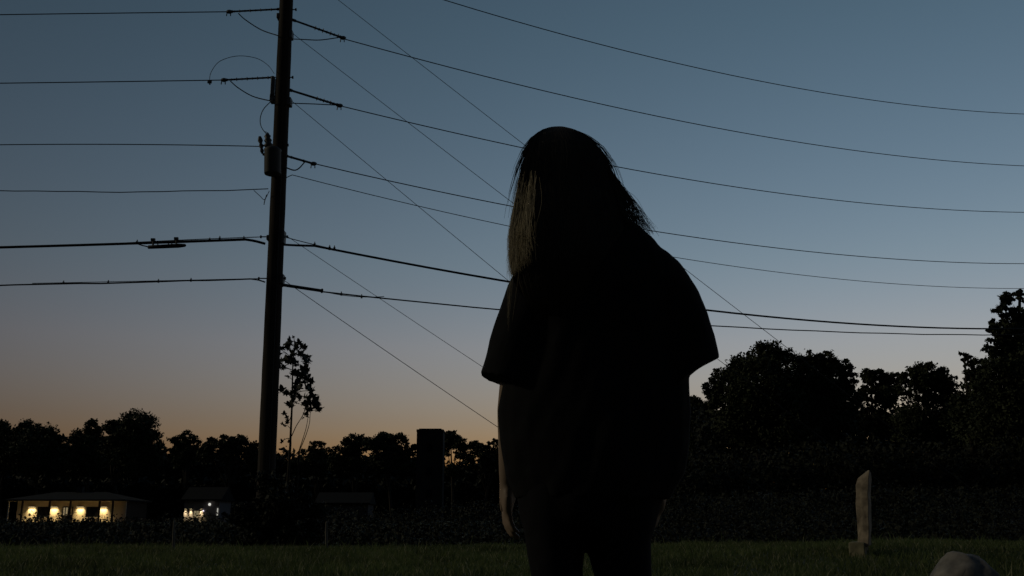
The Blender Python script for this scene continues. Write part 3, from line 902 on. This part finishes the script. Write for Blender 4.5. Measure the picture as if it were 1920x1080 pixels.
# ------------------------------------------------------------------ stakes at the grass edge
def stake(label, px, pt, Y, lean):
    t = at(px + lean, pt, Y); b = at(px, 1030, Y)
    g = gz(b.x, Y)
    w = 2.4 * mpp(px, 1000, Y)
    z = [g - .2, g + .15, (g + t.z) / 2 + .05, t.z - .03, t.z]
    xs = np.interp(z, [g, t.z], [b.x, t.x])
    rs = [w * 1.15, w * 1.1, w, w * .8, w * .35]
    pts = [(x + .006 * math.sin(7 * q), Y, q) for x, q in zip(xs, z)]
    tag(MB().tube(pts, rs, 7).build('stake', M['stake']), label, 'stake', 'stakes at the edge of the grass')


stake('pale thin wooden stake below the small lit cottage', 325, 975, 17.0, 2.5)
stake('pale thin wooden stake below the dim shed, left of the figure', 612, 977, 17.4, 1)


# ------------------------------------------------------------------ gravestones
def headstone():
    Y = 12.0
    c = at(1612, 1050, Y)
    g = gz(c.x, Y)
    s = mpp(1612, 960, Y)
    root = tag(empty('headstone', (c.x, Y, g)), 'upright weathered headstone with its pale edge turned to the viewer', 'headstone')
    # the slab stands edge-on: its thin side faces left toward the viewer, its broad face turned away right
    L = .62
    # outline of the lit edge, from the photograph (left/right pixel at each height)
    edge = [(1024, 1608, 1628), (1005, 1609, 1629), (985, 1607, 1629), (965, 1605, 1629), (945, 1604, 1629), (925, 1605, 1628), (910, 1605, 1629), (897, 1609, 1629), (889, 1617, 1629), (882, 1626, 1629.5)]
    rings = []
    for k, (py, a, b) in enumerate(edge):
        A, B = at(a, py, Y + .11), at(b, py, Y)
        z = A.z
        back = Vector((0.37, 0.93, 0)) * L * (1 - .10 * (k / 9) ** 4)
        q = [A, B, B + back, A + back + Vector((.0, .06, 0))]
        mid1, mid2 = (A + B) / 2 + Vector((-.004, -.008, 0)), (q[2] + q[3]) / 2
        ring = [Vector((p.x, p.y, z)) for p in (A, mid1, B, B.lerp(q[2], .33), B.lerp(q[2], .66), q[2], mid2, q[3], q[3].lerp(A, .33), q[3].lerp(A, .66))]
        ring = [p + Vector((random.uniform(-1, 1), random.uniform(-1, 1), 0)) * .006 for p in ring]
        rings.append(ring)
    MB().rings(rings).build('slab', M['stone'], root, bevel=.006)
    A = at(1599, 1050, Y - .02)
    lo, hi = at(1600, 1052, Y - .05), at(1621, 1017, Y - .05)
    bb = MB()
    v = []
    back = Vector((0.37, 0.93, 0)) * (L + .14)
    for z in (g - .15, hi.z):
        for p in (Vector((lo.x, Y + .08, z)), Vector((hi.x, Y - .05, z)), Vector((hi.x, Y - .05, z)) + back, Vector((lo.x, Y + .08, z)) + back):
            v.append(p)
    bb.add(v, [(0, 3, 2, 1), (4, 5, 6, 7), (0, 1, 5, 4), (1, 2, 6, 5), (2, 3, 7, 6), (3, 0, 4, 7)])
    bb.build('base', M['dim_stone'], root, bevel=.012)  # darker stone than the slab: the base's weaker light put into colour


def fieldstone():
    from mathutils import noise
    Y = 7.0
    # silhouette (py, left, right)
    prof = [(1037, 1794, 1812), (1039, 1787, 1824), (1044, 1779, 1834), (1052, 1771, 1843), (1064, 1760, 1853), (1080, 1748, 1866), (1100, 1736, 1878), (1125, 1728, 1886), (1160, 1722, 1890)]
    rings = []
    n = 48
    for k, (py, a, b) in enumerate(prof[::-1]):
        A, B = at(a, py, Y), at(b, py, Y)
        cx, hw = (A.x + B.x) / 2, (B.x - A.x) / 2
        d = min(.19, hw)
        rings.append([Vector((cx + hw * math.copysign(abs(math.cos(t)) ** .85, math.cos(t)), Y + d * math.sin(t), A.z)) for t in [2 * math.pi * i / n for i in range(n)]])
    mb = MB().rings(rings)
    mb.v = [tuple(Vector(p) + noise.noise_vector(Vector(p) * 9) * .030 + noise.noise_vector(Vector(p) * 24) * .012) for p in mb.v]
    o = mb.build('fieldstone', M['stone2'], None, smooth=True)
    tag(o, 'pale rounded stone at the bottom right of the grass', 'stone')


headstone(); fieldstone()


# ------------------------------------------------------------------ person
def remeshed(mb, name, material, parent, voxel, smooth_it=6):
    o = mb.build(name, material, None, smooth=True)
    md = o.modifiers.new('r', 'REMESH'); md.mode = 'VOXEL'; md.voxel_size = voxel
    sm = o.modifiers.new('s', 'SMOOTH'); sm.iterations = smooth_it; sm.factor = .5
    dg = bpy.context.evaluated_depsgraph_get()
    me = bpy.data.meshes.new_from_object(o.evaluated_get(dg))
    o.modifiers.clear()
    old = o.data; o.data = me; bpy.data.meshes.remove(old)
    me.name = name
    me.polygons.foreach_set('use_smooth', np.ones(len(me.polygons), dtype=bool))
    if not me.materials: me.materials.append(material)
    if parent is not None:
        o.parent = parent
        o.matrix_parent_inverse = parent.matrix_world.inverted()
    return o


def person():
    Y = 2.7
    P = lambda px, py, dy=0.0: Vector((at(px, py, Y).x, Y + dy, at(px, py, Y).z))
    c = P(1108, 900)
    root = tag(empty('person', (c.x, Y, 0)), 'person with long hair and loose black T-shirt seen from behind, looking away', 'person')
    s = mpp(1100, 600, Y)
    b = MB()
    # torso and neck
    pel, wai, che = P(1108, 870), P(1112, 740, .0), P(1112, 590, .0)
    b.ellipsoid(pel, (.155, .105, .12)); b.ellipsoid(wai, (.135, .095, .14)); b.ellipsoid(che, (.155, .105, .17)); b.ellipsoid(P(1108, 505), (.15, .085, .09))
    hd = P(1064, 322, .01)
    b.capsule(P(1102, 480, -.01), P(1074, 370, .0), .062, .055)
    # head, looking away and a little to the left
    yaw = Matrix.Rotation(R(12), 3, 'Z')
    H = lambda x, y, z: hd + yaw @ Vector((x, y, z))
    b.ellipsoid(H(0, -.005, .02), (.074, .092, .092), rot=yaw); b.ellipsoid(H(0, .03, -.05), (.058, .065, .07), rot=yaw)
    b.ellipsoid(H(0, .062, -.095), (.03, .028, .025), rot=yaw)                  # chin
    b.capsule(H(0, .088, .015), H(0, .108, -.025), .009, .015)                  # nose
    b.capsule(H(-.032, .080, .03), H(.032, .080, .03), .012, .012)              # brow
    b.capsule(H(-.02, .090, -.062), H(.02, .090, -.062), .008, .008)            # lips
    for sx in (-1, 1):
        b.ellipsoid(H(sx * .030, .078, .008), (.014, .012, .010), 12, 8, rot=yaw)   # eyes
        b.ellipsoid(H(sx * .075, .0, -.01), (.010, .022, .032), 12, 8, rot=yaw)     # ears
    # arms
    arms = ((-1, P(1000, 530), P(966, 712, .05), P(954, 893, .11)), (1, P(1218, 500), P(1258, 700, .05), P(1250, 888, .11)))
    for sx, sh, el, wr in arms:
        b.capsule(sh, el, .056, .043, 14)
        b.capsule(el, el.lerp(wr, .3), .043, .045, 14); b.capsule(el.lerp(wr, .3), wr, .045, .028, 14)
        b.capsule(P(1110, 500), sh, .055, .055)
        dn = (wr - el).normalized()
        palm = wr + dn * .055
        side = Vector((0.25 * sx, 1, 0)).normalized()            # back of hand faces outwards, thumb forward
        b.ellipsoid(palm, (.018, .042, .052), 14, 10)
        b.capsule(wr, palm, .026, .024)
        for i, (off, ln) in enumerate(((.030, .072), (.011, .082), (-.009, .076), (-.028, .060))):
            p0 = palm + dn * .040 + side * off
            inn = Vector((-sx, 0, 0))
            p1 = p0 + dn * ln * .42 + inn * .006
            p2 = p1 + (dn * .85 + inn * .45).normalized() * ln * .34
            p3 = p2 + (dn * .5 + inn * .8).normalized() * ln * .26
            b.capsule(p0, p1, .0095, .0088, 8); b.capsule(p1, p2, .0088, .0080, 8); b.capsule(p2, p3, .0080, .0068, 8)
        t0 = palm - dn * .025 + side * .030; t1 = t0 + side * .030 + dn * .032; t2 = t1 + dn * .032 + side * .006 + Vector((-sx * .006, 0, 0))
        b.capsule(t0, t1, .013, .011, 8); b.capsule(t1, t2, .011, .008, 8)
    # legs and feet
    legs = ((-1, P(1058, 880), 1044, 1092), (1, P(1160, 880), 1168, 1110))
    feet = []
    for sx, hip, kx, _ in legs:
        knx = P(kx, 1060).x
        kn = Vector((knx, Y + .0, .47)); an = Vector((knx + sx * .01, Y - .02, .08))
        b.capsule(hip, kn, .082, .055, 14); b.capsule(kn, an, .055, .036, 14)
        toe = an + Vector((sx * .03, .16, -.045))
        b.capsule(an + Vector((0, -.03, -.035)), toe, .036, .030, 12)
        feet.append((an, toe))
    remeshed(b, 'body', M['skin'], root, .0065, 5)

    # trousers
    t = MB()
    E = lambda xl, xr, py, d, dy=0.0, n=24: [Vector(((at(xl, py, Y).x + at(xr, py, Y).x) / 2 + (at(xr, py, Y).x - at(xl, py, Y).x) / 2 * math.cos(2 * math.pi * k / n),
                                                     Y + dy + d * math.sin(2 * math.pi * k / n), at((xl + xr) / 2, py, Y).z)) for k in range(n)]
    t.rings([E(985, 1250, 830, .12), E(975, 1252, 880, .13), E(968, 1245, 930, .135), E(975, 1232, 975, .13), E(985, 1226, 1000, .115)])
    for (pts) in ([(905, 970, 1112, .115), (960, 975, 1104, .115), (1010, 984, 1096, .105), (1050, 990, 1092, .10), (1080, 996, 1093, .095)],
                  [(905, 1104, 1245, .115), (960, 1102, 1232, .115), (1010, 1098, 1220, .105), (1050, 1107, 1221, .10), (1080, 1114, 1222, .095)]):
        rg = [E(a, bb, py, d) for (py, a, bb, d) in pts]
        last = rg[-1]
        cx = sum(p.x for p in last) / len(last)
        for z, rr in ((.46, .072), (.30, .073), (.12, .075), (.035, .078)):
            rg.append([Vector((cx + rr * math.cos(2 * math.pi * k / 24), Y - .005 + rr * 1.12 * math.sin(2 * math.pi * k / 24), z)) for k in range(24)])
        t.rings(rg)
    remeshed(t, 'trousers', M['jeans'], root, .010, 4)

    # shoes
    for an, toe in feet:
        sh = MB()
        sh.capsule(an + Vector((0, -.03, -.03)), toe + Vector((0, .02, 0)), .045, .040, 14)
        remeshed(sh, 'shoe', M['cable'], root, .009, 2)

    # T-shirt: body and two wide sleeves
    t = MB()
    t.rings([E(1060, 1146, 390, .055, -.01), E(1040, 1168, 408, .07, -.01), E(1022, 1198, 430, .085, -.01), E(1003, 1228, 454, .095, -.01), E(988, 1258, 486, .11, -.01), E(978, 1276, 525, .12, -.01), E(970, 1286, 570, .125), E(960, 1288, 640, .13), E(943, 1293, 715, .135),
             E(936, 1296, 770, .14), E(937, 1294, 830, .143), E(943, 1284, 890, .143), E(964, 1256, 935, .137)])

    def sleeve(pairs, d0, d1):
        rg = []
        for i, (o, q) in enumerate(pairs):
            A, B = P(*o), P(*q)
            d = d0 + (d1 - d0) * i / (len(pairs) - 1)
            cc, h = (A + B) / 2, (A - B) / 2
            rg.append([cc + h * math.cos(2 * math.pi * k / 24) + Vector((0, d * math.sin(2 * math.pi * k / 24), 0)) for k in range(24)])
        t.rings(rg)
    sleeve([((985, 480), (1090, 470)), ((964, 505), (1075, 520)), ((949, 535), (1060, 560)), ((933, 585), (1045, 610)), ((914, 637), (1025, 665)), ((897, 702), (1000, 734))], .085, .10)
    sleeve([((1206, 444), (1120, 460)), ((1250, 472), (1140, 520)), ((1273, 492), (1150, 560)), ((1290, 517), (1165, 590)), ((1308, 551), (1180, 620)), ((1325, 590), (1195, 660)), ((1337, 632), (1210, 700)), ((1346, 671), (1232, 744))], .085, .10)
    remeshed(t, 'tshirt', M['shirt'], root, .0065, 2)

    from mathutils import noise
    sh_ = [c_ for c_ in root.children if c_.name.startswith('tshirt')][0].data
    nv = len(sh_.vertices)
    co_ = np.empty(nv * 3, dtype=np.float32); no_ = np.empty(nv * 3, dtype=np.float32)
    sh_.vertices.foreach_get('co', co_); sh_.vertices.foreach_get('normal', no_)
    co_ = co_.reshape(-1, 3); no_ = no_.reshape(-1, 3)
    for k in range(nv):                             # soft folds of the loose cloth
        x_, y_, z_ = co_[k]
        co_[k] += no_[k] * (noise.noise((x_ * 9 + z_ * 2, y_ * 6, z_ * 4.5)) * .010 + noise.noise((x_ * 22 - z_ * 9, y_ * 14, z_ * 7)) * .004)
    sh_.vertices.foreach_set('co', co_.ravel())
    sh_.update()
    # hair
    prof = [(249, 1036, 1052, .012), (252, 1022, 1066, .03), (259, 1009, 1084, .05), (270, 999, 1102, .068), (290, 989, 1122, .087), (322, 979, 1141, .099), (362, 971, 1152, .104), (405, 963, 1161, .105), (450, 958, 1172, .10), (498, 957, 1160, .095), (545, 968, 1120, .085), (590, 985, 1105, .07)]
    n = 40
    rings = [[Vector(((at(a, py, Y).x + at(bb, py, Y).x) / 2 + (at(bb, py, Y).x - at(a, py, Y).x) / 2 * math.cos(2 * math.pi * k / n), Y - .03 - .035 * min(1, max(0, (py - 380) / 130)) + d * math.sin(2 * math.pi * k / n), at(1060, py, Y).z)) for k in range(n)] for (py, a, bb, d) in prof]
    # keep the face clear: the front of the shell stops short of it
    for ri, rg in enumerate(rings):
        for p in rg:
            if prof[ri][0] > 300: p.y = min(p.y, Y + .03)
    hs = MB().rings(rings)
    hair = hs.build('hair', M['hair'], root, smooth=True)

    def ring_point(i_f, ang, grow):
        i = min(int(i_f), len(prof) - 2); f = i_f - i
        py, a, bb, d = [prof[i][k] * (1 - f) + prof[i + 1][k] * f for k in range(4)]
        A, B = at(a, py, Y).x, at(bb, py, Y).x
        x = (A + B) / 2 + (B - A) / 2 * grow * math.cos(ang)
        y = Y - .03 - .035 * min(1, max(0, (py - 380) / 130)) + d * grow * math.sin(ang)
        if py > 300: y = min(y, Y + .035)
        return Vector((x, y, at(1060, py, Y).z))

    def strands(paths, name, material, parent, w=.0016, face=(0, -1)):
        V, Fc = [], []
        for path in paths:
            k0 = len(V); m_ = len(path)
            for i, p in enumerate(path):
                tdir = (path[min(i + 1, m_ - 1)] - path[max(i - 1, 0)]).normalized()
                view = Vector((face[0] + random.uniform(-.3, .3), face[1], 0))
                sd = tdir.cross(view)
                sd = sd.normalized() if sd.length > 1e-5 else Vector((1, 0, 0))
                ww = w * (1 - .75 * i / (m_ - 1))
                V.append(p - sd * ww); V.append(p + sd * ww)
            for i in range(m_ - 1):
                Fc.append((k0 + 2 * i, k0 + 2 * i + 1, k0 + 2 * i + 3, k0 + 2 * i + 2))
        return mesh_np(name, np.array([list(v) for v in V]), np.array(Fc), material, parent, smooth=True)

    paths = []
    for k in range(2600):
        ang = random.uniform(0, 2 * math.pi)
        if math.sin(ang) > .5 and random.random() < .6: ang = -ang
        g0 = random.uniform(.985, 1.008); g1 = random.uniform(.98, 1.04)
        st, en = random.uniform(0.5, 4), random.uniform(8.4, 11.6)
        dr = random.gauss(0, .12)
        ph = random.uniform(0, 6)
        m_ = 14
        paths.append([ring_point(st + (en - st) * i / (m_ - 1), ang + dr * i / m_ + .03 * math.sin(ph + i * .8), g0 + (g1 - g0) * i / m_) for i in range(m_)])
    # flyaway hairs round the crown
    for k in range(110):
        ang = random.uniform(math.pi * .75, math.pi * 1.25) if k % 3 else random.uniform(-.5, .5)
        st = random.uniform(1, 4); en = st + random.uniform(1.5, 4.5)
        g1 = random.uniform(1.06, 1.2)
        paths.append([ring_point(st + (en - st) * i / 9, ang, 1.0 + (g1 - 1) * math.sin(math.pi * .5 * i / 9)) for i in range(10)])
    strands(paths, 'hair_strands', M['hair'], hair, .0011)
    wisp = []
    Q = lambda px, py, dy: at(px, py, Y + dy)
    # wisps blown out over the right shoulder
    for k in range(420):
        t_ = random.random()
        x0, y0 = 1128 + 16 * t_ + random.gauss(0, 3), 295 + 45 * t_
        e = random.random() ** 1.8
        mid = (1152 + 17 * e + random.gauss(0, 2), 350 + 4 * e + random.gauss(0, 4))
        q = (1160 + 36 * e + random.gauss(0, 2.5), 384 + 4 * e + random.gauss(0, 4))
        end = (1176 + 52 * e + random.gauss(0, 4), 414 + 25 * e + random.gauss(0, 5))
        dy = random.uniform(-.09, .0)
        wisp.append([p for p in catmull([Q(x0, y0, dy), Q(*mid, dy), Q(*q, dy - .01), Q(*end, dy - .02)], 4)])
    strands(wisp, 'hair_wisp', M['hair'], hair, .0007)
    # left lock: sheen of the side light, put into paler strand colour
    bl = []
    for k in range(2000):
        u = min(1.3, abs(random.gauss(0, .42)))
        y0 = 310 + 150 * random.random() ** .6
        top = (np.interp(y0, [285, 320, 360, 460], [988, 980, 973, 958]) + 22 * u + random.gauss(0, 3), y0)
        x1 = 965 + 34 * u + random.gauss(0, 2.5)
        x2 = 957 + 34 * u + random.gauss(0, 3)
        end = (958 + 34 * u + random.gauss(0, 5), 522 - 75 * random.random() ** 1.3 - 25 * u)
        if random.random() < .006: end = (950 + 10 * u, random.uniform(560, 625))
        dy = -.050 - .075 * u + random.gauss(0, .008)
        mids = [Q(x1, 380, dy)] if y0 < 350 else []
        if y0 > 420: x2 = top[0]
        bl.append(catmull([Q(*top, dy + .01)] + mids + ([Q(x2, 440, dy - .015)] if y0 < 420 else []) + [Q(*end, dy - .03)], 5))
    strands(bl, 'sheen_lock', M['sheen'], hair, .0006, face=(-1, -.7))


person()


# ------------------------------------------------------------------ grass
def grass():
    def zone(n, x0, x1, y0, y1, h):
        x = x0 + (x1 - x0) * rng.random(n); y = y0 + (y1 - y0) * rng.random(n)
        hh = h * (0.55 + 0.75 * rng.random(n) ** 1.5) * (1 + .35 * np.sin(x * 1.9 + .7 * y) * np.sin(y * 1.3 + 2) + .25 * np.sin(x * 5.3 + 2 * y) * np.sin(x * 2.2 - 3.1 * y))
        tall = rng.random(n) < .02
        hh = np.where(tall, hh * 1.9, hh)
        return x, y, hh
    Z = [zone(150000, -10.5, 10.5, 7.0, 18.5, .085), zone(26000, -6.5, 6.5, 1.2, 7.0, .075), zone(16000, -13, 13, 18.5, 24, .12)]
    x = np.concatenate([z[0] for z in Z]); y = np.concatenate([z[1] for z in Z]); h = np.concatenate([z[2] for z in Z])
    n = len(x)
    z = hgt(x, y) - .01
    a = rng.random(n) * 2 * math.pi
    bend = h * (0.15 + 0.6 * rng.random(n)); ba = rng.random(n) * 2 * math.pi
    w = .0045 + .004 * rng.random(n)
    dx, dy = np.cos(a) * w, np.sin(a) * w
    bx, by = np.cos(ba) * bend, np.sin(ba) * bend
    p = np.stack([x, y, z], 1)
    v = np.empty((n, 5, 3))
    v[:, 0] = p + np.stack([-dx, -dy, 0 * x], 1); v[:, 1] = p + np.stack([dx, dy, 0 * x], 1)
    m = np.stack([x + bx * .3, y + by * .3, z + h * .6], 1)
    v[:, 2] = m + np.stack([dx, dy, 0 * x], 1) * .8; v[:, 3] = m - np.stack([dx, dy, 0 * x], 1) * .8
    v[:, 4] = np.stack([x + bx, y + by, z + h], 1)
    base = np.arange(n)[:, None] * 5
    f = np.concatenate([base + np.array([[0, 1, 2]]), base + np.array([[0, 2, 3]]), base + np.array([[3, 2, 4]])])
    tag(mesh_np('grass', v.reshape(-1, 3), f, M['grass']), 'dim green mown grass along the bottom of the picture', 'grass', kind='stuff')


grass()
